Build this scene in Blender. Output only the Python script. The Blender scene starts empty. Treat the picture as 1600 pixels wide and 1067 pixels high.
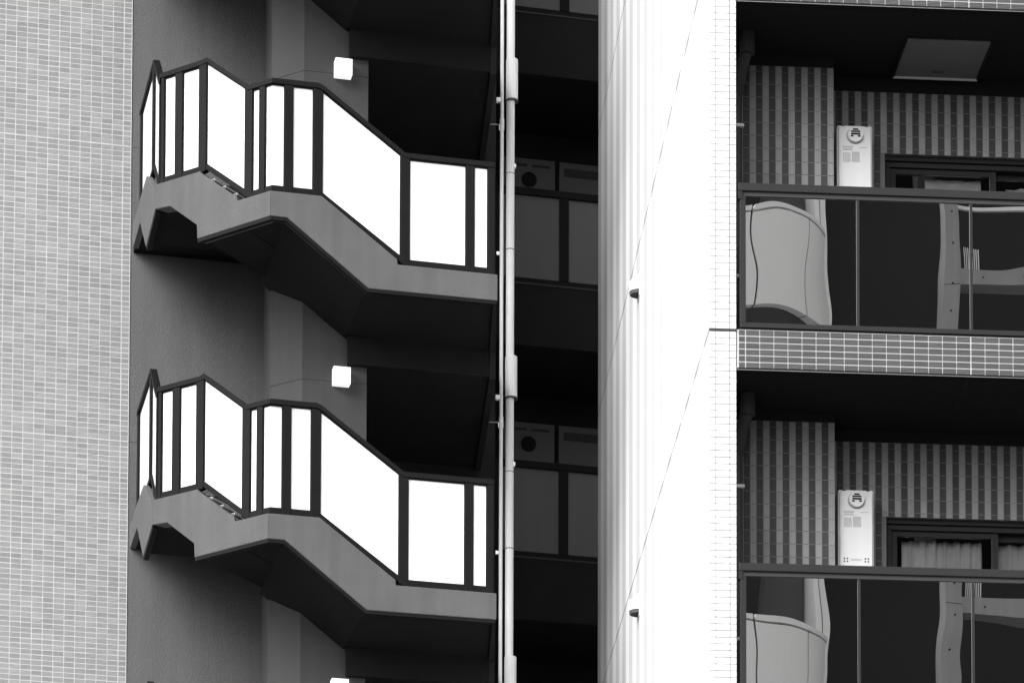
import bpy, bmesh, math, random
from mathutils import Vector, Matrix
random.seed(7)
S = bpy.context.scene
COL = S.collection
RAD = math.radians

# ------------------------------------------------------------------ camera
cam_d = bpy.data.cameras.new('camera'); cam = bpy.data.objects.new('camera', cam_d); COL.objects.link(cam)
YAW, PITCH, ROLL = 0.0689874, 0.0634050, 0.0027675
fwd = Vector((math.sin(YAW)*math.cos(PITCH), math.cos(YAW)*math.cos(PITCH), math.sin(PITCH)))
rgt = Vector((math.cos(YAW), -math.sin(YAW), 0)); up = rgt.cross(fwd)
r2 = rgt*math.cos(ROLL) + up*math.sin(ROLL); u2 = up*math.cos(ROLL) - rgt*math.sin(ROLL)
mw = Matrix((r2, u2, -fwd)).transposed().to_4x4(); mw.translation = Vector((-3.231, -24.177, 1.6))
cam.matrix_world = mw
cam_d.sensor_fit = 'HORIZONTAL'; cam_d.sensor_width = 36.0
cam_d.lens = 5539.16/1600*36.0            # long lens ...
cam_d.shift_y = (2460.07-533.5)/1600      # ... with a rising front: verticals stay upright
cam_d.clip_start = 0.5; cam_d.clip_end = 3000
S.camera = cam

# ------------------------------------------------------------------ sky and sun (soft, hazy day)
SUN_EL, SUN_AZ = RAD(37), RAD(46)         # azimuth: degrees to the left of the facade's normal
to_sun = Vector((-math.sin(SUN_AZ)*math.cos(SUN_EL), -math.cos(SUN_AZ)*math.cos(SUN_EL), math.sin(SUN_EL)))
W = bpy.data.worlds.new('World'); S.world = W; W.use_nodes = True
nt = W.node_tree; nt.nodes.clear()
sky = nt.nodes.new('ShaderNodeTexSky'); sky.sky_type = 'NISHITA'; sky.sun_disc = False
sky.sun_elevation = SUN_EL; sky.sun_rotation = math.atan2(to_sun.x, to_sun.y)
sky.air_density = 1.0; sky.dust_density = 4.0; sky.ozone_density = 1.0
bw = nt.nodes.new('ShaderNodeRGBToBW')     # black-and-white picture: a neutral sky
bg = nt.nodes.new('ShaderNodeBackground'); bg.inputs['Strength'].default_value = 0.11
wo = nt.nodes.new('ShaderNodeOutputWorld')
nt.links.new(sky.outputs[0], bw.inputs[0]); nt.links.new(bw.outputs[0], bg.inputs[0]); nt.links.new(bg.outputs[0], wo.inputs[0])
sd = bpy.data.lights.new('sun', 'SUN'); sd.energy = 1.05; sd.angle = RAD(40); sd.color = (1, 0.995, 0.985)
sun = bpy.data.objects.new('sun', sd); COL.objects.link(sun)
sun.rotation_euler = (-to_sun).to_track_quat('-Z', 'Y').to_euler()
S.render.engine = 'CYCLES'
S.view_settings.view_transform = 'Standard'; S.view_settings.look = 'None'
S.view_settings.exposure = 1.38; S.view_settings.gamma = 1.0; S.view_settings.use_curve_mapping = False

# ------------------------------------------------------------------ materials
def mat(name, v, rough=0.7, var=0.0, scale=3.0, bump=0.0, bscale=300.0, spec=0.35, metal=0.0, rand=0.0, streak=0.0, emit=0.0):
    """neutral procedural material: base value v, large soft variation, fine relief, per-piece variation, vertical dirt runs"""
    m = bpy.data.materials.new(name); m.use_nodes = True
    n = m.node_tree.nodes; l = m.node_tree.links; b = n['Principled BSDF']
    b.inputs['Roughness'].default_value = rough; b.inputs['Metallic'].default_value = metal
    b.inputs['Specular IOR Level'].default_value = spec
    b.inputs['Base Color'].default_value = (v, v, v*0.985, 1)
    tc = n.new('ShaderNodeTexCoord')
    if var or rand or streak:
        fac = None
        def mul(a, bsock):
            k = n.new('ShaderNodeMath'); k.operation = 'MULTIPLY'
            if isinstance(a, float): k.inputs[0].default_value = a
            else: l.new(a, k.inputs[0])
            l.new(bsock, k.inputs[1]); return k.outputs[0]
        def ramp(sock, amp):
            k = n.new('ShaderNodeMapRange'); k.inputs[3].default_value = 1-amp; k.inputs[4].default_value = 1+amp
            l.new(sock, k.inputs[0]); return k.outputs[0]
        fac = v
        if var:
            t = n.new('ShaderNodeTexNoise'); t.inputs['Scale'].default_value = scale; t.inputs['Detail'].default_value = 6
            l.new(tc.outputs['Object'], t.inputs['Vector']); fac = mul(fac, ramp(t.outputs[0], var*1.6))
        if streak:
            mp = n.new('ShaderNodeMapping'); mp.inputs['Scale'].default_value = (9, 9, 0.5)
            l.new(tc.outputs['Object'], mp.inputs[0])
            t = n.new('ShaderNodeTexNoise'); t.inputs['Scale'].default_value = 1.0; t.inputs['Detail'].default_value = 4
            l.new(mp.outputs[0], t.inputs['Vector']); fac = mul(fac, ramp(t.outputs[0], streak*1.6))
        if rand:
            oi = n.new('ShaderNodeObjectInfo'); ge = n.new('ShaderNodeNewGeometry')
            a = n.new('ShaderNodeMath'); a.operation = 'ADD'; l.new(oi.outputs['Random'], a.inputs[0]); l.new(ge.outputs['Random Per Island'], a.inputs[1])
            fr = n.new('ShaderNodeMath'); fr.operation = 'FRACT'; l.new(a.outputs[0], fr.inputs[0])
            fac = mul(fac, ramp(fr.outputs[0], rand))
        cb = n.new('ShaderNodeCombineColor')
        for i in range(3): l.new(fac, cb.inputs[i])
        l.new(cb.outputs[0], b.inputs['Base Color'])
    if bump:
        t = n.new('ShaderNodeTexNoise'); t.inputs['Scale'].default_value = bscale; t.inputs['Detail'].default_value = 3
        l.new(tc.outputs['Object'], t.inputs['Vector'])
        bp = n.new('ShaderNodeBump'); bp.inputs['Strength'].default_value = bump; bp.inputs['Distance'].default_value = 0.01
        l.new(t.outputs[0], bp.inputs['Height']); l.new(bp.outputs[0], b.inputs['Normal'])
    if emit:
        b.inputs['Emission Color'].default_value = (1, 1, 0.99, 1); b.inputs['Emission Strength'].default_value = emit
    return m

M = dict(
    grey_tile=mat('grey_tile', 0.32, 0.55, 0.09, 1.3, 0.3, 120, rand=0.13, streak=0.05),
    band_tile=mat('band_tile', 0.115, 0.5, 0.05, 2, 0.3, 120, rand=0.12),
    grout=mat('grout', 0.60, 0.9, 0.06, 8, 0.4, 200),
    grey_grout=mat('grey_grout', 0.26, 0.9, 0.06, 8),
    white_tile=mat('white_tile', 0.86, 0.45, 0.02, 1.5, rand=0.03),
    pale_stripe=mat('pale_stripe', 0.37, 0.5, 0.05, 3, 0.2, 150, rand=0.07),
    dark_stripe=mat('dark_stripe', 0.07, 0.5, 0.05, 3, 0.2, 150, rand=0.10),
    wall_grout=mat('wall_grout', 0.22, 0.9),
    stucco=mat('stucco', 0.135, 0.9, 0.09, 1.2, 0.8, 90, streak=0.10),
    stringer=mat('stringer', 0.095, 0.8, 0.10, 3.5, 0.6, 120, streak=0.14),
    core_shaded_stucco=mat('core_shaded_stucco', 0.058, 0.9, 0.09, 1.2, 0.5, 90, streak=0.10),  # darkened copy of the stucco: the core's shade is put into its colour
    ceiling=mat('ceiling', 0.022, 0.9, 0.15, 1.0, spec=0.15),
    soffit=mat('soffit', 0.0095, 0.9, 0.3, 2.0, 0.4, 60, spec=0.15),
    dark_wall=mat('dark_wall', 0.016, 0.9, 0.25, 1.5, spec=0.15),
    tread=mat('tread', 0.10, 0.8, 0.1, 6),
    nosing=mat('nosing', 0.75, 0.5),
    rail=mat('rail', 0.0075, 0.6, 0.15, 4, spec=0.10),
    milk=mat('milk_glass', 0.90, 0.25, 0.015, 1.2, spec=0.5),
    lamp=mat('lamp_white', 0.85, 0.4, emit=0.3),
    pipe=mat('pipe', 0.62, 0.45, 0.06, 3, streak=0.10),
    white_paint=mat('white_paint', 0.9, 0.4, 0.03, 4, streak=0.04),
    dark_pipe=mat('dark_pipe', 0.055, 0.4, 0.06, 3),
    frame=mat('balcony_frame', 0.03, 0.5, 0.06, 3, spec=0.15),
    black=mat('black', 0.012, 0.6),
    corr_panel=mat('corridor_panel', 0.072, 0.6, 0.10, 1.5, streak=0.08),
    corr_frame=mat('corridor_frame', 0.006, 0.7, spec=0.1),
    cabinet=mat('cabinet', 0.085, 0.7, 0.05, 3, spec=0.15),
    steel=mat('steel', 0.21, 0.45, 0.06, 1.0, streak=0.10),
    ink=mat('ink', 0.30, 0.8), ink_dark=mat('ink_dark', 0.05, 0.8),
    curtain=mat('curtain', 0.88, 0.95, 0.05, 3, 0.3, 400),
    room=mat('room_wall', 0.35, 0.9), sealant=mat('sealant', 0.66, 0.8),
    dark_sealant=mat('dark_sealant', 0.03, 0.8),
    asphalt=mat('asphalt', 0.05, 0.9, 0.2, 0.6), paving=mat('paving', 0.16, 0.9, 0.1, 0.8),
    far_white=mat('far_white', 0.9, 0.6, 0.04, 0.3), far_dark=mat('far_dark', 0.022, 0.7, 0.2, 0.3),
    far_grey=mat('far_grey', 0.13, 0.8, 0.1, 0.3), concrete=mat('concrete', 0.33, 0.85, 0.15, 0.8, streak=0.1),
    far_glass=mat('far_glass', 0.02, 0.1, spec=0.5),
)

def mirror_glass():
    m = bpy.data.materials.new('coated_glass'); m.use_nodes = True
    n = m.node_tree.nodes; l = m.node_tree.links; b = n['Principled BSDF']
    b.inputs['Base Color'].default_value = (0.97, 0.97, 0.96, 1); b.inputs['Metallic'].default_value = 1.0; b.inputs['Roughness'].default_value = 0.0
    tc = n.new('ShaderNodeTexCoord'); oi = n.new('ShaderNodeObjectInfo')
    ad = n.new('ShaderNodeVectorMath'); ad.operation = 'ADD'; l.new(tc.outputs['Object'], ad.inputs[0]); l.new(oi.outputs['Location'], ad.inputs[1])
    t = n.new('ShaderNodeTexNoise'); t.inputs['Scale'].default_value = 2.2; t.inputs['Detail'].default_value = 0.0; l.new(ad.outputs[0], t.inputs['Vector'])
    bp = n.new('ShaderNodeBump'); bp.inputs['Strength'].default_value = 0.012; bp.inputs['Distance'].default_value = 0.05
    l.new(t.outputs[0], bp.inputs['Height']); l.new(bp.outputs[0], b.inputs['Normal'])
    return m
M['coated'] = mirror_glass()

def window_glass():
    m = bpy.data.materials.new('window_glass'); m.use_nodes = True
    n = m.node_tree.nodes; l = m.node_tree.links; n.clear()
    o = n.new('ShaderNodeOutputMaterial'); mx = n.new('ShaderNodeMixShader'); tr = n.new('ShaderNodeBsdfTransparent')
    gl = n.new('ShaderNodeBsdfGlossy'); gl.inputs['Roughness'].default_value = 0.0; fr = n.new('ShaderNodeFresnel'); fr.inputs[0].default_value = 1.7
    tr.inputs[0].default_value = (0.94, 0.94, 0.94, 1)
    l.new(fr.outputs[0], mx.inputs[0]); l.new(tr.outputs[0], mx.inputs[1]); l.new(gl.outputs[0], mx.inputs[2]); l.new(mx.outputs[0], o.inputs[0])
    return m
M['glass'] = window_glass()

def striped_white():
    """white tile cladding: columns of slightly greyer tile, thin joints"""
    m = bpy.data.materials.new('striped_white_tile'); m.use_nodes = True
    n = m.node_tree.nodes; l = m.node_tree.links; b = n['Principled BSDF']; b.inputs['Roughness'].default_value = 0.5
    b.inputs['Specular IOR Level'].default_value = 0.3
    tc = n.new('ShaderNodeTexCoord'); sp = n.new('ShaderNodeSeparateXYZ'); l.new(tc.outputs['Object'], sp.inputs[0])
    def math_(op, a, c=None):
        k = n.new('ShaderNodeMath'); k.operation = op
        for i, x in enumerate((a, c)):
            if x is None: continue
            if isinstance(x, (int, float)): k.inputs[i].default_value = x
            else: l.new(x, k.inputs[i])
        return k.outputs[0]
    fy = math_('FRACT', math_('DIVIDE', sp.outputs[1], 0.58))
    stripe = math_('LESS_THAN', fy, 0.5)
    jy = math_('LESS_THAN', math_('FRACT', math_('DIVIDE', sp.outputs[1], 0.0967)), 0.06)
    jz = math_('LESS_THAN', math_('FRACT', math_('DIVIDE', sp.outputs[2], 0.0479)), 0.12)
    j = math_('MAXIMUM', jy, jz)
    t = n.new('ShaderNodeTexNoise'); t.inputs['Scale'].default_value = 2.0; t.inputs['Detail'].default_value = 5; l.new(tc.outputs['Object'], t.inputs['Vector'])
    v = math_('SUBTRACT', 0.87, math_('MULTIPLY', stripe, 0.25))
    v = math_('MULTIPLY', v, math_('SUBTRACT', 1.03, math_('MULTIPLY', t.outputs[0], 0.06)))
    v = math_('MULTIPLY', v, math_('SUBTRACT', 1.0, math_('MULTIPLY', j, 0.16)))
    cb = n.new('ShaderNodeCombineColor')
    for i in range(3): l.new(v, cb.inputs[i])
    l.new(cb.outputs[0], b.inputs['Base Color'])
    return m
M['striped_white'] = striped_white()

# ------------------------------------------------------------------ helpers
class MB:
    def __init__(s): s.v = []; s.f = []
    def poly(s, pts, faces):
        o = len(s.v); s.v += [tuple(p) for p in pts]; s.f += [tuple(i+o for i in f) for f in faces]; return s
    def box(s, x0, x1, y0, y1, z0, z1):
        return s.poly([(x0,y0,z0),(x1,y0,z0),(x1,y1,z0),(x0,y1,z0),(x0,y0,z1),(x1,y0,z1),(x1,y1,z1),(x0,y1,z1)],
                      [(0,3,2,1),(4,5,6,7),(0,1,5,4),(1,2,6,5),(2,3,7,6),(3,0,4,7)])
    def prism(s, loop0, loop1):
        """closed solid between two equal loops of 3-d points"""
        n = len(loop0); o = len(s.v); s.v += [tuple(p) for p in loop0]+[tuple(p) for p in loop1]
        s.f.append(tuple(o+i for i in range(n))[::-1]); s.f.append(tuple(o+n+i for i in range(n)))
        for i in range(n):
            j = (i+1) % n; s.f.append((o+i, o+j, o+n+j, o+n+i))
        return s
    def plan(s, pts, z0, z1): return s.prism([(x,y,z0) for x,y in pts], [(x,y,z1) for x,y in pts])
    def tube(s, p0, p1, r0, r1=None, n=20):
        r1 = r0 if r1 is None else r1; p0 = Vector(p0); p1 = Vector(p1); d = (p1-p0).normalized()
        a = d.orthogonal().normalized(); b = d.cross(a)
        L = lambda p, r: [p+(a*math.cos(2*math.pi*i/n)+b*math.sin(2*math.pi*i/n))*r for i in range(n)]
        return s.prism(L(p0, r0), L(p1, r1))
    def mesh(s, name):
        me = bpy.data.meshes.new(name); me.from_pydata(s.v, [], s.f)
        bm = bmesh.new(); bm.from_mesh(me); bmesh.ops.recalc_face_normals(bm, faces=bm.faces); bm.to_mesh(me); bm.free(); return me
    def obj(s, name, m, parent=None, bevel=0.0, smooth=False, loc=None):
        return place(name, s.mesh(name), m, parent, bevel, smooth, loc)
def place(name, me, m, parent=None, bevel=0.0, smooth=False, loc=None):
    if m is not None and not me.materials: me.materials.append(M[m])
    o = bpy.data.objects.new(name, me); COL.objects.link(o)
    if parent is not None: o.parent = parent
    if loc is not None: o.location = loc
    if smooth:
        me.polygons.foreach_set('use_smooth', [True]*len(me.polygons)); me.set_sharp_from_angle(angle=RAD(35))
    if bevel:
        b = o.modifiers.new('bevel', 'BEVEL'); b.width = bevel; b.segments = 2; b.limit_method = 'ANGLE'
    return o
def tag(o, label, cat, group=None, kind=None):
    if label: o['label'] = label
    if cat: o['category'] = cat
    if group: o['group'] = group
    if kind: o['kind'] = kind
    return o
def thing(name, label, cat, loc=(0,0,0), rot=0.0, group=None):
    o = bpy.data.objects.new(name, None); COL.objects.link(o); o.location = loc; o.rotation_euler = (0,0,rot); o.empty_display_size = 0.2
    return tag(o, label, cat, group)
def copy_tree(o, parent=None):
    c = o.copy(); COL.objects.link(c)
    if parent is not None: c.parent = parent
    for ch in list(o.children): copy_tree(ch, c)
    return c
def dup(o, dz, label):
    c = copy_tree(o); c.location = o.location + Vector((0,0,dz)); c['label'] = label; return c

def ribbed_tile(w, h, d=0.006, ribs=4, along='x', gd=0.0013):
    """one glazed border tile: ridges with grooves between, back at y=0, face at y=-d"""
    L = h if along == 'x' else w; prof = [(0.0, 0.0)]
    p = L/ribs; g = p*0.30
    for i in range(ribs):
        a, b = i*p, (i+1)*p
        prof += [(a+(g/2 if i else 0.0015), -d), (b-(g/2 if i < ribs-1 else 0.0015), -d)]
        if i < ribs-1: prof += [(b-g*0.2, -d+gd), (b+g*0.2, -d+gd)]
    prof += [(L, 0.0)]
    W_ = w if along == 'x' else h
    if along == 'x': l0 = [(-W_/2, y, t-L/2) for t, y in prof]; l1 = [(W_/2, y, t-L/2) for t, y in prof]
    else: l0 = [(t-L/2, y, -W_/2) for t, y in prof]; l1 = [(t-L/2, y, W_/2) for t, y in prof]
    return MB().prism(l0, l1)
def flat_tile(w, h, d=0.008): 
    e = 0.0015
    return MB().prism([(-w/2,0,-h/2),(w/2,0,-h/2),(w/2,0,h/2),(-w/2,0,h/2)], [(-w/2+e,-d,-h/2+e),(w/2-e,-d,-h/2+e),(w/2-e,-d,h/2-e),(-w/2+e,-d,h/2-e)])
def join_at(mb, proto, locs):
    for x, y, z in locs:
        mb.poly([(a+x, b+y, c+z) for a, b, c in proto.v], proto.f)

H = 2.7307                       # storey height
ROT = RAD(9.0)                   # the stair wing stands 9 degrees off the balcony front
AX, AY = -3.275, 4.578           # outer corner of the stair, plan
U = Vector((math.cos(ROT), math.sin(ROT), 0)); V = Vector((-math.sin(ROT), math.cos(ROT), 0))

# ------------------------------------------------------------------ ground
tag(MB().box(-400, 400, -400, 400, -0.3, 0.0).obj('ground', 'paving'), None, None, kind='structure')
tag(MB().box(-400, 400, -33, -13, 0.0, 0.004).obj('road', 'asphalt'), None, None, kind='structure')

# ------------------------------------------------------------------ grey tiled wall left of the stairwell
TP, TR = 0.0967, H/57            # tile pitch along the wall, row pitch
wl = thing('tiled_wall', 'tall wall of small grey ribbed tiles with white grout beside the stairwell', 'wall', (-4.556, 7.24, 0), ROT)
backing = MB().box(-6.5, -0.002, -0.0044, 5.0, 0.0, 23.0).obj('backing', 'grout', wl)
proto = ribbed_tile(TP-0.0075, TR-0.0062); edge_proto = ribbed_tile(0.066, TR-0.0062)
tile_me = proto.mesh('tile'); edge_me = edge_proto.mesh('tile')
ZJ = 13.806
jobs = []
for r in range(-50, 90):
    k = r//57; zc = ZJ + r*TR + TR/2
    if r % 57 == 0: zc += 0.004
    for c in range(0, 15):
        x = -0.077-0.0967*c - TP/2
        jobs.append((x+random.uniform(-.0008,.0008), random.uniform(-.0012,.0), zc+random.uniform(-.0006,.0006), 'm', r))
    jobs.append((-0.037, 0, zc, 'e', r))
near = [j for j in jobs if 8 <= j[4] < 26 and j[0] > -1.35]
near = near[:300]; ns = set(id(j) for j in near)
for j in near: place('tile', tile_me if j[3] == 'm' else edge_me, 'grey_tile', backing, loc=j[:3])
rest = MB()
join_at(rest, proto, [j[:3] for j in jobs if id(j) not in ns and j[3] == 'm'])
join_at(rest, edge_proto, [j[:3] for j in jobs if id(j) not in ns and j[3] == 'e'])
tag(rest.obj('tile_field', 'grey_tile', backing), None, None, kind='stuff')
MB().box(-0.0045, 0.0, -.0085, .01, 0.0, 23.0).obj('corner_bead', 'sealant', wl)
for k in (-1, 0, 1):
    MB().box(-6.4, -0.0046, -0.0075, -0.0045, ZJ+k*H-0.004, ZJ+k*H+0.005).obj('floor_joint', 'grout', wl)

# ------------------------------------------------------------------ stairwell: smooth back wall and core
sw = thing('stairwell_wall', 'smooth grey rendered wall and chamfered core inside the open stairwell', 'wall', (AX, AY, 0), ROT)
for k in range(-3, 4):
    z0 = ZJ+k*H+0.002; z1 = ZJ+(k+1)*H-0.002
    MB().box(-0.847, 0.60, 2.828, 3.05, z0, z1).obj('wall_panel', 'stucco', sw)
    MB().plan([(0.438,1.057),(1.003,1.057),(1.003,2.95),(0.385,2.95),(0.200,1.295)], z0, z1).obj('core_panel', 'core_shaded_stucco', sw)
MB().box(-0.84, 0.6, 2.832, 3.0, ZJ-3*H, ZJ+4*H-.01).obj('joint_backing', 'dark_sealant', sw)
MB().plan([(0.441,1.061),(0.999,1.061),(0.999,2.9),(0.386,2.9),(0.205,1.297)], ZJ-3*H, ZJ+4*H-.01).obj('core_backing', 'dark_sealant', sw)
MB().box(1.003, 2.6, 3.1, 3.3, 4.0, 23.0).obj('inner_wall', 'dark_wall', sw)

# ------------------------------------------------------------------ the winding outdoor stairs
RUNS = {'front': ((0,0), (1,0), (0,-1)), 'chamfer': ((0,0), (-.70711,.70711), (-.70711,-.70711)), 'side': ((-.825,.825), (0,1), (-1,0))}
T = math.tan(RAD(22.5))
def at(run, s, o, z):
    (ox, oy), d, n = RUNS[run]; return (ox+d[0]*s+n[0]*o, oy+d[1]*s+n[1]*o, z)
def ext(mb, run, prof, o0, o1, m0=False, m1=False):
    """extrude an (s,z) outline across the run from outward offset o0 to o1, ends mitred where the run turns"""
    lo = min(p[0] for p in prof); hi = max(p[0] for p in prof)
    def loop(o):
        out = []
        for s, z in prof:
            if m0 and s == lo: s = s - o*T
            elif m1 and s == hi: s = s + o*T
            out.append(at(run, s, o, z))
        return out
    mb.prism(loop(o0), loop(o1)); return mb
RI = 0.173
L0, L1, L2, L3 = 0.0, 3*RI, 5*RI, 7*RI
CL = 0.825*math.sqrt(2); SL = 1.59
def build_stair(label):
    st = thing('outdoor_staircase', label, 'staircase', (AX, AY, 14.40), ROT, 'winding outdoor stairs, one per storey')
    # stringers
    ext(MB(), 'front', [(0,L1),(.41,L1),(1.052,L0+.045),(1.056,L0),(1.912,L0),(1.912,L0-.225),(.81,L0-.23),(.12,L1-.215),(0,L1-.215)], 0.05, -0.07, m0=True).obj('stringer', 'stringer', st, 0.006)
    ext(MB(), 'chamfer', [(0,L1),(.322,L1-.003),(.328,L1+.03),(.700,L2-.022),(.716,L2),(CL,L2),(CL,L2-.215),(1.03,L2-.225),(.745,L1-.11),(.738,L1-.232),(0,L1-.215)], 0.05, -0.07, m0=True, m1=True).obj('stringer', 'stringer', st, 0.006)
    ext(MB(), 'side', [(0,L2),(.07,L2),(.62,L3+.02),(SL,L3+.02),(SL,L3-.2),(1.06,L3-.2),(.61,L2-.27),(0,L2-.215)], 0.05, -0.005, m0=True).obj('stringer', 'stringer', st, 0.006)
    # dark drip edge along the underside of each stringer
    e = 0.028
    ext(MB(), 'front', [(0,L1-.2155),(.12,L1-.2155),(.81,L0-.2305),(1.905,L0-.2255),(1.905,L0-.2255-e),(.80,L0-.2305-e),(.115,L1-.2155-e),(0,L1-.2155-e)], 0.044, 0.0, m0=True).obj('drip_edge', 'rail', st)
    ext(MB(), 'chamfer', [(0,L1-.2155),(.738,L1-.2325),(.738,L1-.2325-e),(0,L1-.2155-e)], 0.044, 0.0, m0=True).obj('drip_edge', 'rail', st)
    ext(MB(), 'side', [(0,L2-.2155),(.61,L2-.2705),(.61,L2-.2705-e),(0,L2-.2155-e)], 0.044, 0.0, m0=True).obj('drip_edge', 'rail', st)
    # landings and sloping flight slabs
    zz = lambda L: (L-.195, L-.03)
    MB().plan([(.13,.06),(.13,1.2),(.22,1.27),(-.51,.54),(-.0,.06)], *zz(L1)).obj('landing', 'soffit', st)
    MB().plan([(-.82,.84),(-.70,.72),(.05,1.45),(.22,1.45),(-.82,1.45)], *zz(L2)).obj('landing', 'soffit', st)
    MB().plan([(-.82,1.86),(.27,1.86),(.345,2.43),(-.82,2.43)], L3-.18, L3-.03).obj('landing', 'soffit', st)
    MB().plan([(-.82,2.431),(.346,2.431),(.38,2.827),(-.82,2.827)], L3-.055, L3-.03).obj('light_block_plate', 'soffit', st)  # added over the slot to block light and darken the wall below
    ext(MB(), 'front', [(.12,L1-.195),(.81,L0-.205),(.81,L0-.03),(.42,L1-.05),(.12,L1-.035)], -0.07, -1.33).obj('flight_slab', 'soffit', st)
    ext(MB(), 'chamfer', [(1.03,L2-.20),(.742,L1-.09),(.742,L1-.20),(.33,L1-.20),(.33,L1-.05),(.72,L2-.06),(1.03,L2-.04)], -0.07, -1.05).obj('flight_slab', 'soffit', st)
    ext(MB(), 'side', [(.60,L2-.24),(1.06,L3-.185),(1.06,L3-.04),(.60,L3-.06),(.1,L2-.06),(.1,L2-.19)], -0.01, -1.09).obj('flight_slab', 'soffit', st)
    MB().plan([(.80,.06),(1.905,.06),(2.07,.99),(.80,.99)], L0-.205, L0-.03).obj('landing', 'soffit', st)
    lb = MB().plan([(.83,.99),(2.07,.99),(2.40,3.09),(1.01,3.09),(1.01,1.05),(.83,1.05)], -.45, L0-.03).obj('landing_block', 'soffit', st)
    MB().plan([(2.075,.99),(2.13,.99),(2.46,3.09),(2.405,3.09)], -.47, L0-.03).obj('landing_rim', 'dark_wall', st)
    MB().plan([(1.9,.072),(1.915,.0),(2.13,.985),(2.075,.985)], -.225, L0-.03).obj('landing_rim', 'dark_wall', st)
    # treads with pale nosings
    def step(run, s0, s1, z):
        lo, hi = min(s0, s1), max(s0, s1)
        t = ext(MB(), run, [(lo,z-RI*0.96),(hi,z-RI*0.96),(hi,z),(lo,z)], -0.005 if run == 'chamfer' else -.075, -1.04).obj('tread', 'tread', st)
        d = 1 if s1 > s0 else -1
        a, b = sorted((s0-d*.004, s0+d*.035)); ext(MB(), run, [(a,z-.012),(b,z-.012),(b,z+.003),(a,z+.003)], -0.008 if run == 'chamfer' else -.08, -1.03).obj('nosing', 'nosing', t)
    for i in range(2): step('front', 1.0-.22*i, .78-.22*i, L0+RI*(i+1))
    step('chamfer', .37, .50, L1+.092); step('chamfer', .49, .62, L1+.185); step('chamfer', .605, .74, L1+.274)
    step('side', .2, .45, L2+RI)
    # railing
    def rail_run(run, pts, posts, panes, m0=False, m1=False, first=None):
        """pts: (s, level) of the walking line; handrail, bottom rail, posts and milk-glass panes"""
        rl = bpy.data.objects.new('railing', None); COL.objects.link(rl); rl.parent = st
        hr = [(s, z+.98) for s, z in pts] + [(s, z+.935) for s, z in pts[::-1]]
        ext(MB(), run, hr, 0.022, -0.038, m0, m1).obj('handrail', 'rail', rl, 0.004)
        br = [(s, z+.058) for s, z in pts] + [(s, z+.012) for s, z in pts[::-1]]
        ext(MB(), run, br, 0.012, -0.028, m0, m1).obj('bottom_rail', 'rail', rl, 0.003)
        def lev(s):
            for (a, za), (b, zb) in zip(pts, pts[1:]):
                if a <= s <= b: return za+(zb-za)*(s-a)/max(b-a, 1e-6)
            return pts[-1][1] if s > pts[-1][0] else pts[0][1]
        for a, b in posts:
            za, zb = lev(a), lev(b); foot = min(za, zb)
            ext(MB(), run, [(a,za+.0),(b,zb+.0),(b,zb+.9345),(a,za+.9345)], 0.017, -0.033).obj('post', 'rail', rl, 0.004)
        for a, b in panes:
            za, zb = lev(a+.001), lev(b-.001); g = 0.006
            ext(MB(), run, [(a-.012*(a > .005),za+.0585),(b+.012,zb+.0585),(b+.012,zb+.9345),(a-.012*(a > .005),za+.9345)], -0.004, -0.014, m0=a < .005).obj('glass_panel', 'milk', rl)
            # slim dark glazing beads round the pane
            w = .010
            for q in ([(a,za+.9345),(b,zb+.9345),(b,zb+.9345-w),(a,za+.9345-w)], [(a,za+.0585),(b,zb+.0585),(b,zb+.0585+w),(a,za+.0585+w)]):
                ext(MB(), run, q, 0.006, -0.02, m0=a < .005).obj('bead', 'rail', rl)
            for (p, q, lz) in (((a, a+.006, za),) if a > .005 else ()) + ((b-.006, b, zb),):
                ext(MB(), run, [(p,lz+.069),(q,lz+.069),(q,lz+.924),(p,lz+.924)], 0.006, -0.02).obj('bead', 'rail', rl)
        return rl
    rail_run('front', [(0,L1),(.385,L1),(.43,L1-.02),(1.085,L0+.03),(1.12,L0),(1.895,L0)],
             [(.100,.170),(.342,.420),(1.087,1.163),(1.648,1.718),(1.836,1.893)],
             [(.0,.100),(.170,.342),(.420,1.087),(1.163,1.648),(1.718,1.836)], m0=True)
    rail_run('chamfer', [(0,L1),(.245,L1),(.29,L1+.045),(.68,L2+.012),(.72,L2),(CL,L2)],
             [(.07,.132),(.20,.28),(.682,.762),(.934,1.013),(1.128,1.160)],
             [(.0,.07),(.132,.20),(.28,.682),(.762,.934),(1.013,1.128)], m0=True, m1=True)
    rail_run('side', [(0,L2-.03),(.06,L2-.02),(.45,L3),(1.415,L3)],
             [(.010,.05),(.44,.53),(1.34,1.413)], [(.05,.44),(.53,1.34)], m0=True)
    return st
s1 = build_stair('grey outdoor staircase, the one just above the joint line of the smooth wall, with white panels')
s1['label'] = 'upper of the two staircases shown whole, grey stringer with white glass railing'
dup(s1, -H, 'lower of the two staircases shown whole, grey stringer with white glass railing')
dup(s1, H, 'staircase whose dark underside hangs over the upper whole staircase')
dup(s1, -2*H, 'staircase below the lower whole one, only its dark handrail tip showing')

# ------------------------------------------------------------------ square wall lamps on the core
lm = thing('wall_lamp', 'x', 'lamp', tuple(Vector((AX,AY,16.562))+U*0.771+V*1.057), ROT, 'square white lamps on the stair core')
MB().box(-.074,.074,-.100,-.012,-.074,.074).obj('diffuser', 'lamp', lm, 0.004)
MB().box(-.066,.066,-.012,0,-.066,.066).obj('mounting_plate', 'white_paint', lm)
lm['label'] = 'square white wall lamp above the flight of the upper whole staircase'
dup(lm, -H, 'square white wall lamp above the flight of the lower whole staircase')
dup(lm, -2*H, 'square white wall lamp below the lower whole staircase, only its top showing')

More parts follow.
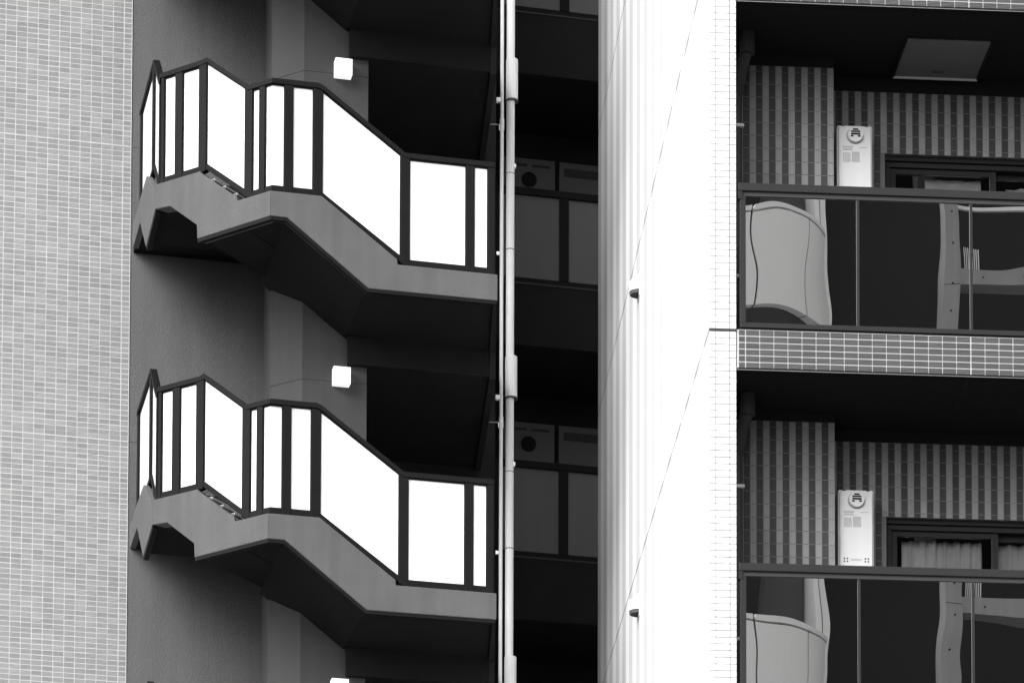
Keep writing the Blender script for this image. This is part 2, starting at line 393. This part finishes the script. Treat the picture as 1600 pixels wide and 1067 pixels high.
# ------------------------------------------------------------------ rainwater pipe and thin conduit beside the stairs
px, py = -1.147, 6.70
dp = thing('drainpipe', 'thick pale drainpipe with wide sleeves running down beside the stair landings', 'pipe', (px, py, 0))
for k in range(-3, 4):
    z = 16.83+k*H
    MB().tube((0,0,z+.37),(0,0,z+H),.037,n=28).obj('pipe', 'pipe', dp, smooth=True)
    c = MB().tube((0.012,0,z),(0.012,0,z+.375),.054,n=28).obj('sleeve', 'pipe', dp, 0.004, True)
    MB().tube((0.012,0,z-.012),(0.012,0,z+.001),.058,n=28).obj('collar_ring', 'dark_pipe', c)
    MB().tube((0,0,z+1.35),(0,0,z+1.358),.0385,n=28).obj('pipe_joint', 'dark_pipe', dp)
    MB().tube((0,0,z+2.05),(0,0,z+2.056),.0385,n=28).obj('pipe_joint', 'dark_pipe', dp)
    MB().box(.03,.05,-.02,.02,z-.62,z-.59).obj('clamp', 'white_paint', dp)
tp = thing('conduit', 'thin pale conduit running down close against the thick drainpipe', 'pipe', (px-.078, py-.01, 0))
for k in range(-3, 4):
    z = 16.60+k*H
    MB().tube((0,0,z),(0,0,z+H-.004),.0165,n=20).obj('pipe', 'pipe', tp, smooth=True)
    MB().tube((0,0,z-.05),(0,0,z+.05),.021,n=20).obj('coupling', 'pipe', tp, smooth=True)
    b = MB().box(-.105,-.012,-.004,.004,z-.004,z+.004).obj('bracket', 'steel', tp)
    MB().box(-.026,-.016,-.008,.008,z-.05,z-.0045).obj('bolt', 'white_paint', b)
    MB().box(-.052,-.014,-.02,.02,z+.205,z+.245).obj('clip', 'white_paint', tp, 0.005)
    MB().box(-.045,-.018,-.01,.01,z-1.20,z-1.17).obj('clip', 'white_paint', tp, 0.003)

# ------------------------------------------------------------------ open corridors at the back of the recess
QX, QY = -0.49, 9.62
def build_corridor(label):
    c = thing('open_corridor', label, 'walkway', (QX, QY, 16.41), ROT, 'dark corridors behind the drainpipe')
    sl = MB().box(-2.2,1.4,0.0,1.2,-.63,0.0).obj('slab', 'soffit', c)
    MB().box(-2.2,1.4,-.014,-.0005,-.62,-.012).obj('fascia', 'soffit', sl)
    MB().box(-2.2,1.4,-.02,.03,-.011,.004).obj('drip_trim', 'frame', sl)
    pr = bpy.data.objects.new('parapet', None); COL.objects.link(pr); pr.parent = c
    MB().box(-2.2,1.4,-.012,.03,.0045,.055).obj('bottom_rail', 'corr_frame', pr)
    MB().box(-2.2,1.4,-.022,.04,.888,.958).obj('handrail', 'corr_frame', pr, 0.004)
    for i in range(-3, 3):
        x = .07+.665*i
        MB().box(x-.046,x+.046,-.018,.03,.055,.888).obj('post', 'corr_frame', pr)
        MB().box(x+.040,x+.625,.002,.012,.055,.888).obj('panel', 'corr_panel', pr)
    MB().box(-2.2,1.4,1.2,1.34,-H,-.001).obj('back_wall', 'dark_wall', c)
    return c
c1 = build_corridor('x'); c1['label'] = 'dark corridor parapet level with the upper whole staircase, behind the drainpipe'
dup(c1, -H, 'dark corridor parapet level with the lower whole staircase, behind the drainpipe')
dup(c1, H, 'dark corridor parapet one storey above the upper whole staircase, over the vented cabinets')
dup(c1, -2*H, 'dark corridor below the lowest parapet panels, only its ceiling beam showing')
def build_cabinet(dx, vent):
    # wall cabinets over the parapet: back wall at +1.36
    c = thing('wall_cabinet', 'x', 'cabinet', tuple(Vector((QX,QY,17.655))+U*dx+V*1.195), ROT, 'grey cabinets above the corridor parapets')
    MB().box(-.27,.27,-.16,-.002,-.05,.52).obj('door', 'cabinet', c, 0.004)
    if vent:
        MB().box(-.21,-.02,-.163,-.1605,.435,.462).obj('slot', 'black', c); MB().box(.03,.22,-.163,-.1605,.435,.462).obj('slot', 'black', c)
        f = MB().tube((0,-.1605,.30),(0,-.172,.30),.078,n=24).obj('flue', 'corr_frame', c, smooth=True)
        MB().tube((0,-.1721,.30),(0,-.1745,.30),.055,n=24).obj('flue_opening', 'corr_frame', f)
    else:
        MB().box(-.22,.25,-.163,-.1605,.37,.455).obj('slot', 'black', c)
    return c
a = build_cabinet(-.04, True); b = build_cabinet(.545, False)
a['label'] = 'grey cabinet with round flue and two slots above the upper corridor parapet'
b['label'] = 'grey cabinet with one wide slot above the upper corridor parapet, by the white wall'
dup(a, -H, 'grey cabinet with round flue and two slots above the lower corridor parapet')
dup(b, -H, 'grey cabinet with one wide slot above the lower corridor parapet, by the white wall')

# ------------------------------------------------------------------ white tiled wall between the recess and the balconies
ww = thing('white_wall', 'deep white tiled wall standing between the dark recess and the balconies', 'wall')
JW = 11.918
for k in range(-4, 4):
    z0 = JW+k*H+0.009; z1 = JW+(k+1)*H-0.009
    MB().box(-.195, -.002, 0.0, 8.41, z0, z1).obj('cladding', 'striped_white', ww)
core = MB().box(-.186, -.008, 0.006, 8.40, 0.0, JW+4*H-.02).obj('joint_backing', 'dark_sealant', ww)
strip = MB().box(-.194, -.003, -.0030, -.0004, 6.0, 21.0).obj('end_face', 'grey_grout', ww)
m_me = flat_tile(.0960, TR-.0042); e_me = flat_tile(.0425, TR-.0042); 
mm = m_me.mesh('tile'); em = e_me.mesh('tile')
for k in range(-2, 3):
    MB().box(-.196,-.001,-.0125,-.0031,JW+k*H-.0085,JW+k*H+.0085).obj('floor_joint', 'dark_pipe', ww)
rest = MB(); n = 0
for r in range(-66, 98):
    if r % 57 == 0 or r % 57 == 56: pass
    z = JW + (r//57)*H + .0085 + (r % 57+.5)*((H-.017)/57)
    vis = -54 <= r <= 56+40
    for x, me, pm in ((-.100, mm, m_me), (-.1725, em, e_me), (-.0255, em, e_me)):
        if -56 <= r < 60 and x != -.0255 and n < 230: place('tile', me, 'white_tile', strip, loc=(x,-.0030,z)); n += 1
        else: join_at(rest, pm, [(x,-.0030,z)])
tag(rest.obj('tile_field', 'white_tile', strip), None, None, kind='stuff')

def build_hood(label):
    h = thing('vent_hood', label, 'vent', (-.1951, 4.72, 14.285), 0, 'white vent hoods on the white wall')
    me = MB(); N = 14
    # half-round hood: deep at the bottom, closing to the wall at the top
    def ring(z, r, d): return [(-d*math.sin(math.pi*i/N), r*math.cos(math.pi*i/N), z) for i in range(N+1)]
    me.prism(ring(-.045,.078,.085), ring(.035,.078,.085)); me.prism(ring(.0352,.0775,.0845), ring(.085,.05,.03))
    me.obj('hood', 'white_paint', h, smooth=True)
    MB().prism(ring(-.075,.066,.07), ring(-.046,.07,.076)).obj('grille', 'ink_dark', h)
    for i in range(3):
        z = -.054-.008*i; MB().prism(ring(z-.001,.072,.079), ring(z+.001,.072,.079)).obj('louvre', 'steel', h)
    MB().box(-.006,0,-.09,.09,-.10,.09).obj('flange', 'white_paint', h)
    return h
h1 = build_hood('x'); h1['label'] = 'small white vent hood higher up the white wall, level with the upper balcony railing'
dup(h1, -H, 'small white vent hood lower on the white wall, level with the lower balcony railing')

# ------------------------------------------------------------------ balconies
XR = 4.2
def build_balcony(z0, label, railing=True, drop=0.0, fascia_tiles=True, hatch=False):
    """z0 = top of the tiled fascia"""
    b = thing('balcony', label, 'balcony', (0,0,z0), 0, 'balconies right of the white wall')
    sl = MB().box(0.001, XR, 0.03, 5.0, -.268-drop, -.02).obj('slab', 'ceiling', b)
    fa = MB().box(0.0015, XR, -.004, 0.0295, -.279-drop, -.004).obj('fascia', 'grout', sl)
    MB().box(0.0015, XR, -.006, 0.06, -.297-drop, -.2795-drop).obj('drip_lip', 'dark_wall', sl)
    MB().box(0.0015, XR, -.0105, -.0065, -.297-drop, -.2925-drop).obj('lip_edge', 'steel', sl)
    MB().box(1.660, 1.672, .062, .79, -.2695-drop, -.2681-drop).obj('ceiling_joint', 'black', sl)
    rows = 6; rp = .0466
    me = ribbed_tile(.0935, rp-.0075, .008, 4, 'x', .0036).mesh('tile'); me0 = ribbed_tile(.042, rp-.0075, .008, 4, 'x', .0036).mesh('tile')
    n = 26
    for r in range(rows):
        z = -.0035 - (r+.5)*rp - drop*.98
        place('tile', me0, 'band_tile', fa, loc=(.036,0,z))
        for c in range(n):
            x = .112+.1*c + (.004 if c >= 16 else 0)
            place('tile', me, 'band_tile', fa, loc=(x, random.uniform(-.001,0), z))
    if railing:
        rl = bpy.data.objects.new('railing', None); COL.objects.link(rl); rl.parent = b
        MB().box(.012, XR, -.022, .035, .993, 1.050).obj('handrail', 'frame', rl, 0.004)
        MB().box(.010, .040, -.018, .03, .935, .992).obj('handrail_bracket', 'black', rl)
        MB().box(.040, XR, -.006, .024, .962, .9925).obj('top_frame', 'ink_dark', rl)
        MB().box(.022, XR, -.016, .026, .008, .044).obj('bottom_rail', 'frame', rl, 0.003)
        MB().box(.022, XR, -.004, .022, -.0035, .0075).obj('rail_foot', 'black', rl)
        MB().box(.022, .064, -.014, .026, .0445, .9615).obj('end_post', 'frame', rl, 0.003)
        xs = [.064]+[.863+.809*i for i in range(5)]
        for i, (a, c) in enumerate(zip(xs, xs[1:])):
            c = min(c, XR)
            p = MB().box(a+.010-.0105*(i == 0), c-.010, .004, .012, .0442, .9618).obj('glass_pane', 'coated', rl)
            MB().box(c-.0098, c+.0098, -.004, .016, .0442, .9618).obj('mullion', 'frame', rl)
    return b
zb0 = 11.932
b0 = build_balcony(zb0, 'balcony over the tiled fascia band, with dark coated glass railing')
b1 = build_balcony(zb0+H, 'balcony above, only the tiled lower edge of its slab and its dark soffit showing', railing=False, drop=.062)
b2 = build_balcony(zb0-H, 'balcony one storey below the tiled fascia band, with dark coated glass railing')

# stainless escape hatch set in the soffit of the top balcony
zs = zb0+H-.268-.062
ht = thing('escape_hatch', 'square metal escape hatch lid set in the dark balcony ceiling', 'hatch', (1.615, .74, zs))
MB().box(-.305,.305,-.265,.265,-.022,-.001).obj('lid', 'steel', ht, 0.004)
MB().box(-.315,.315,.266,.276,-.034,-.001).obj('edge_trim', 'white_paint', ht)
for sx in (-1, 1): MB().box(sx*.312-.005,sx*.312+.005,-.265,.2655,-.030,-.001).obj('edge_trim', 'frame', ht)
for i in range(5):
    x = -.035+.018*i
    g = MB(); g.box(x-.006,x+.006,.158,.165,-.0245,-.0222); g.box(x-.002+(i%2)*.003,x+.002+(i%2)*.003,.165,.186,-.0245,-.0222); g.box(x-.005,x+.005,.1865,.192,-.0245,-.0222)
    g.obj('marking', 'ink_dark', ht)

# ------------------------------------------------------------------ striped apartment walls behind the balconies
def build_apartment(zf, zsof, label, top_gap, lintel):
    """zf = fascia top of this storey (floor), zsof = ceiling height"""
    w = thing('apartment_wall', label, 'wall', (0,0,0), 0, 'striped walls behind the balconies')
    zl = zsof-top_gap           # top of the stripes
    left = MB().box(.0015, .823, .797, 1.3, zf-.02, zsof-.001).obj('pilaster', 'wall_grout', w)
    MB().box(.10, .826, .786, .7995, zl+.001, zsof-.002).obj('shadow_gap', 'black', left)
    rowh = 2*TR
    pale = ribbed_tile(.0445, rowh-.0045, .007, 4, 'z', .0025).mesh('tile'); dark = ribbed_tile(.0465, rowh-.0065, .005, 4, 'z', .0012).mesh('tile')
    def rows(ztop, zend):
        """one cut row under the ceiling, then full rows, the last cut to fit"""
        out = []; z = ztop; h = rowh*.45
        while z-zend > .012:
            h = min(h, z-zend); out.append((z-h/2, h/rowh)); z -= h; h = rowh
        return out
    for c in range(17):
        x = .800-.0478*c; kind = (pale, 'pale_stripe') if c % 2 == 0 else (dark, 'dark_stripe')
        if x < .03: break
        for z, k in rows(zl, zl-1.3): place('tile', kind[0], kind[1], left, loc=(x, .80, z)).scale = (1, 1, k)
    # right part with the window opening
    zt = lintel
    right = MB().box(.824, 4.2, 1.097, 1.32, zt, zsof-.001).obj('wall_head', 'wall_grout', w)
    rightl = MB().box(.824, 1.252, 1.097, 1.32, zf-.02, zt-.0005).obj('wall_side', 'wall_grout', w)
    MB().box(.83, 4.2, 1.084, 1.0995, zl-.018+.001, zsof-.002).obj('shadow_gap', 'black', right)
    zl2 = zl-.018
    for c in range(34):
        x = .862+.0478*c; kind = (pale, 'pale_stripe') if c % 2 == 0 else (dark, 'dark_stripe')
        for z, k in rows(zl2, zt): place('tile', kind[0], kind[1], right, loc=(x, 1.10, z)).scale = (1, 1, k)
        if x < 1.235:
            for z, k in rows(zt+rowh*.0, zt-.8): place('tile', kind[0], kind[1], rightl, loc=(x, 1.10, z)).scale = (1, 1, k)
    # window: outer frame, two sliding sashes
    wd = bpy.data.objects.new('window', None); COL.objects.link(wd); wd.parent = w
    MB().box(1.2525, 4.2, 1.13, 1.30, zt-.035, zt-.0005).obj('lintel_recess', 'black', wd)
    MB().box(1.2525, 4.2, 1.15, 1.30, zt-.075, zt-.0355).obj('frame_head', 'frame', wd, 0.003)
    MB().box(1.2525, 1.30, 1.15, 1.30, zf, zt-.0755).obj('frame_jamb', 'frame', wd, 0.003)
    def sash(x0, x1, y):
        f = MB(); f.box(x0,x0+.045,y,y+.03,zf+.05,zt-.076); f.box(x1-.045,x1,y,y+.03,zf+.05,zt-.076)
        o = f.obj('sash_frame', 'frame', wd); MB().box(x0+.0452,x1-.0452,y+.001,y+.029,zt-.115,zt-.0765).obj('sash_head', 'frame', o)
        MB().box(x0+.0453,x1-.0453,y+.011,y+.017,zf+.05,zt-.1155).obj('glass_pane', 'glass', o)
    sash(1.30, 2.10, 1.17); sash(2.06, 2.88, 1.215)
    # plain room shell behind
    rm = MB(); rm.box(1.0,4.2,4.5,4.6,zf-.02,zsof); rm.box(.9,1.0,1.33,4.6,zf-.02,zsof); rm.box(4.2,4.3,1.1,4.6,zf-.02,zsof); rm.obj('room_shell', 'room', w)
    return w
ap0 = build_apartment(zb0, zs, 'striped tile wall with wide window behind the upper glass balcony', .085, 13.766)
ap1 = build_apartment(zb0-H, zb0-.268, 'striped tile wall with curtained window behind the lower glass balcony', .068, 11.022)
def curtain(name, label, x0, x1, y, z0, z1, waves, amp, skew=0.0):
    mb = MB(); n = 90; vs = []; fs = []
    for i in range(n+1):
        t = i/n; ph = waves*2*math.pi*t
        for j, z in enumerate((z0, (z0+z1)/2, z1)):
            k = (1.25, 1.0, .7)[j]
            x = x0+(x1-x0)*t + skew*(1-j/2)*math.sin(t*3.1)
            vs.append((x, y+amp*k*(math.sin(ph)+.45*math.sin(2.3*ph+1.0)), z))
    for i in range(n):
        for j in range(2): a = i*3+j; fs.append((a, a+3, a+4, a+1))
    mb.poly(vs, fs); o = mb.obj(name, 'curtain', smooth=True)
    s = o.modifiers.new('thickness', 'SOLIDIFY'); s.thickness = 0.004
    return tag(o, label, 'curtain')
zc = zb0-H
curtain('curtain', 'pale sheer curtain in folds behind the left sash of the lower window', 1.40, 2.0, 1.27, zc+.03, 10.905, 7, .018)
curtain('curtain', 'white gathered curtain behind the right sash of the lower window', 2.12, 2.75, 1.30, zc+.03, 10.905, 5, .025, .03)
curtain('curtain', 'pale sheet added in the upper window in place of its bright reflection', 1.58, 2.0, 1.25, zb0+.03, 13.648, 3, .005)  # added sheet, imitates the bright reflection in the glass
curtain('curtain', 'pale folded sheet added at the right upper sash in place of a reflection', 2.20, 2.85, 1.30, zb0+.03, 13.62, 4, .02)  # added too, for the paler reflection on this sash

# ------------------------------------------------------------------ white gas water heaters
def build_heater(label):
    h = thing('water_heater', label, 'water heater', (.994, 1.0995, 13.58), 0, 'white water heaters on the striped walls')
    def rr(w, hh, r, y):
        out = []
        for cx, cz, a0 in ((w/2-r, hh/2-r, 0), (-w/2+r, hh/2-r, 90), (-w/2+r, -hh/2+r, 180), (w/2-r, -hh/2+r, 270)):
            for i in range(5): a = RAD(a0+22.5*i); out.append((cx+r*math.cos(a), y, cz+r*math.sin(a)))
        return out
    MB().prism(rr(.262,.588,.014,-.001), rr(.262,.588,.014,-.195)).obj('case', 'white_paint', h, 0.003)
    MB().prism(rr(.243,.568,.014,-.1955), rr(.237,.562,.014,-.214)).obj('front_cover', 'white_paint', h, 0.004)
    MB().box(-.1,-.075,-.2000,-.1952,.2855,.291).obj('screw_tab', 'ink_dark', h); MB().box(.075,.1,-.2000,-.1952,.2855,.291).obj('screw_tab', 'ink_dark', h)
    zf_ = .213
    MB().tube((.0,-.2142,zf_-.004),(.0,-.2165,zf_-.004),.062,n=32).obj('flue_shadow_ring', 'ink', h)
    fl = MB().tube((0.002,-.2166,zf_),(0.002,-.236,zf_),.058,.055,n=32).obj('flue', 'white_paint', h, smooth=True)
    for (dz, hw, hh) in ((.036,.020,.006), (.020,.034,.006), (.002,.034,.007)):
        MB().box(.002-hw,.002+hw,-.2376,-.2362,zf_+dz-hh,zf_+dz+hh).obj('flue_slot', 'black', fl)
    for sx in (-1, 1): MB().box(.002+sx*.026-.010,.002+sx*.026+.010,-.2376,-.2362,zf_-.020,zf_-.009).obj('flue_slot', 'black', fl)
    # printed notices: rows of tiny unreadable print
    def prints(x0, x1, z0, z1, rows, m):
        g = MB()
        for r in range(rows):
            z = z1-(z1-z0)*(r+.5)/rows; x = x0
            while x < x1-.004:
                wd = random.uniform(.004,.011); g.box(x,min(x+wd,x1),-.2148,-.2142,z-.0019,z+.0019); x += wd+.003
        g.obj('print', m, h)
    prints(-.090,-.010,.118,.132,2,'ink'); prints(-.085,-.020,.100,.112,2,'ink'); prints(.03,.095,.118,.128,1,'ink')
    prints(-.088,-.030,.010,.082,9,'ink'); prints(-.022,.036,.012,.090,12,'ink')
    for sx in (-.088, .066):
        for ix in (0, 1):
            for iz in (0, 1):
                x = sx+.022*ix; z = -.222-.021*iz
                MB().tube((x,-.2142,z),(x,-.2152,z),.0062,n=10).obj('vent_hole', 'black', h)
    prints(-.04,.045,-.24,-.222,2,'ink')
    return h
w1 = build_heater('x'); w1['label'] = 'white water heater above the upper balcony rail, its foot hidden by the rail'
dup(w1, -H, 'white water heater above the lower balcony rail, its row of vent holes showing')

# ------------------------------------------------------------------ balcony drainpipes
def build_bpipe(zt, label):
    p = thing('balcony_pipe', label, 'pipe', (.088, .68, 0), 0, 'grey drainpipes in the balcony corners')
    MB().tube((0,0,zt-2.40),(0,0,zt-.36),.046,n=24).obj('pipe', 'dark_pipe', p, smooth=True)
    MB().tube((0,0,zt-.37),(.055,-.20,zt-.10),.046,n=24).obj('elbow', 'dark_pipe', p, smooth=True)
    MB().tube((.055,-.20,zt-.16),(.055,-.20,zt-.002),.056,n=24).obj('socket', 'dark_pipe', p, 0.004, True)
    for dz in (-.62, -1.74): MB().box(-.02,.052,-.062,-.03,zt+dz-.012,zt+dz+.012).obj('clamp', 'white_paint', p, 0.003)
    return p
build_bpipe(zs, 'grey drainpipe with elbow at the ceiling of the upper glass balcony')
build_bpipe(zb0-.268, 'grey drainpipe with elbow at the ceiling of the lower glass balcony')

# ------------------------------------------------------------------ across the street (seen mirrored in the balcony glass)
tw = thing('round_tower', 'white tower with rounded balcony parapets mirrored in the balcony glass', 'building', (5.22, -39.8, 0))
def arc_panel(a0, a1, r0, r1, z0, z1, name, m):
    n = 8; L = []
    for i in range(n+1):
        a = RAD(a0+(a1-a0)*i/n); L.append((r1*math.sin(a), r1*math.cos(a)))
    for i in range(n, -1, -1):
        a = RAD(a0+(a1-a0)*i/n); L.append((r0*math.sin(a), r0*math.cos(a)))
    MB().plan(L, z0, z1).obj(name, m, tw)
for k in range(-2, 2):
    zt = 30.55+7.58*k
    for a0, a1 in ((-92,-45),(-44,6),(7.2,44),(45.2,92)):
        arc_panel(a0, a1, 1.6, 1.77, zt-1.87, zt-.11, 'parapet_panel', 'far_white')
        arc_panel(a0, a1, 1.6, 1.79, zt-.085, zt, 'parapet_cap', 'far_white')
    arc_panel(-91, 91, 1.61, 1.74, zt-1.86, zt-.01, 'parapet_backing', 'far_dark')
    arc_panel(-91, 91, 0.0, 1.6, zt-1.9, zt-1.6, 'floor_slab', 'far_grey')
MB().box(-2.2, 0.6, -4.0, -.6, 0, 34.5).obj('tower_wall', 'far_dark', tw); MB().box(.601, 1.49, -4.0, -.9, 0, 34.5).obj('tower_wall', 'far_grey', tw)
MB().box(1.5, 1.60, -4.0, .55, 0, 34.5).obj('fin_wall', 'far_white', tw); MB().box(1.625, 1.74, -4.0, .50, 0, 34.5).obj('fin_wall', 'far_white', tw)
ob = thing('dark_office_block', 'dark office block mirrored in the balcony glass beside the white tower', 'building', (13.0, -44.0, 0))
MB().box(-6.2, 1.6, -10, 3.2, 0, 35).obj('wall', 'far_dark', ob)
for i in range(1):
    for j in range(5): MB().box(-1.5+1.9*i, -.2+1.9*i, 3.19, 3.23, 5+5.5*j, 8.6+5.5*j).obj('window', 'far_glass', ob)
MB().box(-5.85,-5.55,3.2,3.5,27.9,29.0).obj('wall_box', 'black', ob)
cf = thing('concrete_frame', 'bare concrete frame of a building mirrored in the balcony glass', 'building', (8.95, -38.0, 0))
def tie_holes(mb, pts):
    for x, z in pts: mb.tube((x,.2502,z),(x,.254,z),.022,n=8)
col = MB().box(-.155,.155,-.25,.25,0,34.2).obj('column', 'concrete', cf)
hm = MB(); tie_holes(hm, [(0,30.95-.62*i) for i in range(40)]); hm.obj('tie_hole', 'black', col)
for z in [24.9, 29.07, 21.1, 23.1]:
    MB().box(-.156,.156,.2501,.2525,z-.006,z+.006).obj('pour_joint', 'dark_sealant', col)
MB().box(4.3,4.6,-.25,.25,0,34.2).obj('column', 'concrete', cf)
for z in (29.07, 22.95, 16.8):
    bmm = MB().box(.157,4.299,-.2,.22,z,z+.30).obj('beam', 'concrete', cf)
    hm = MB()
    for i in range(6): hm.tube((.65+.7*i,.2202,z+.15),(.65+.7*i,.224,z+.15),.02,n=8)
    hm.obj('tie_hole', 'black', bmm)
    g = bpy.data.objects.new('vent_grille', None); COL.objects.link(g); g.parent = cf
    for i in range(8): MB().box(.30+.045*i,.318+.045*i,-.1,-.06,z+.33,z+.74).obj('bar', 'white_paint', g)
MB().box(.2,4.2,-.1,-.02,30.55,30.63).obj('ledge', 'white_paint', cf)
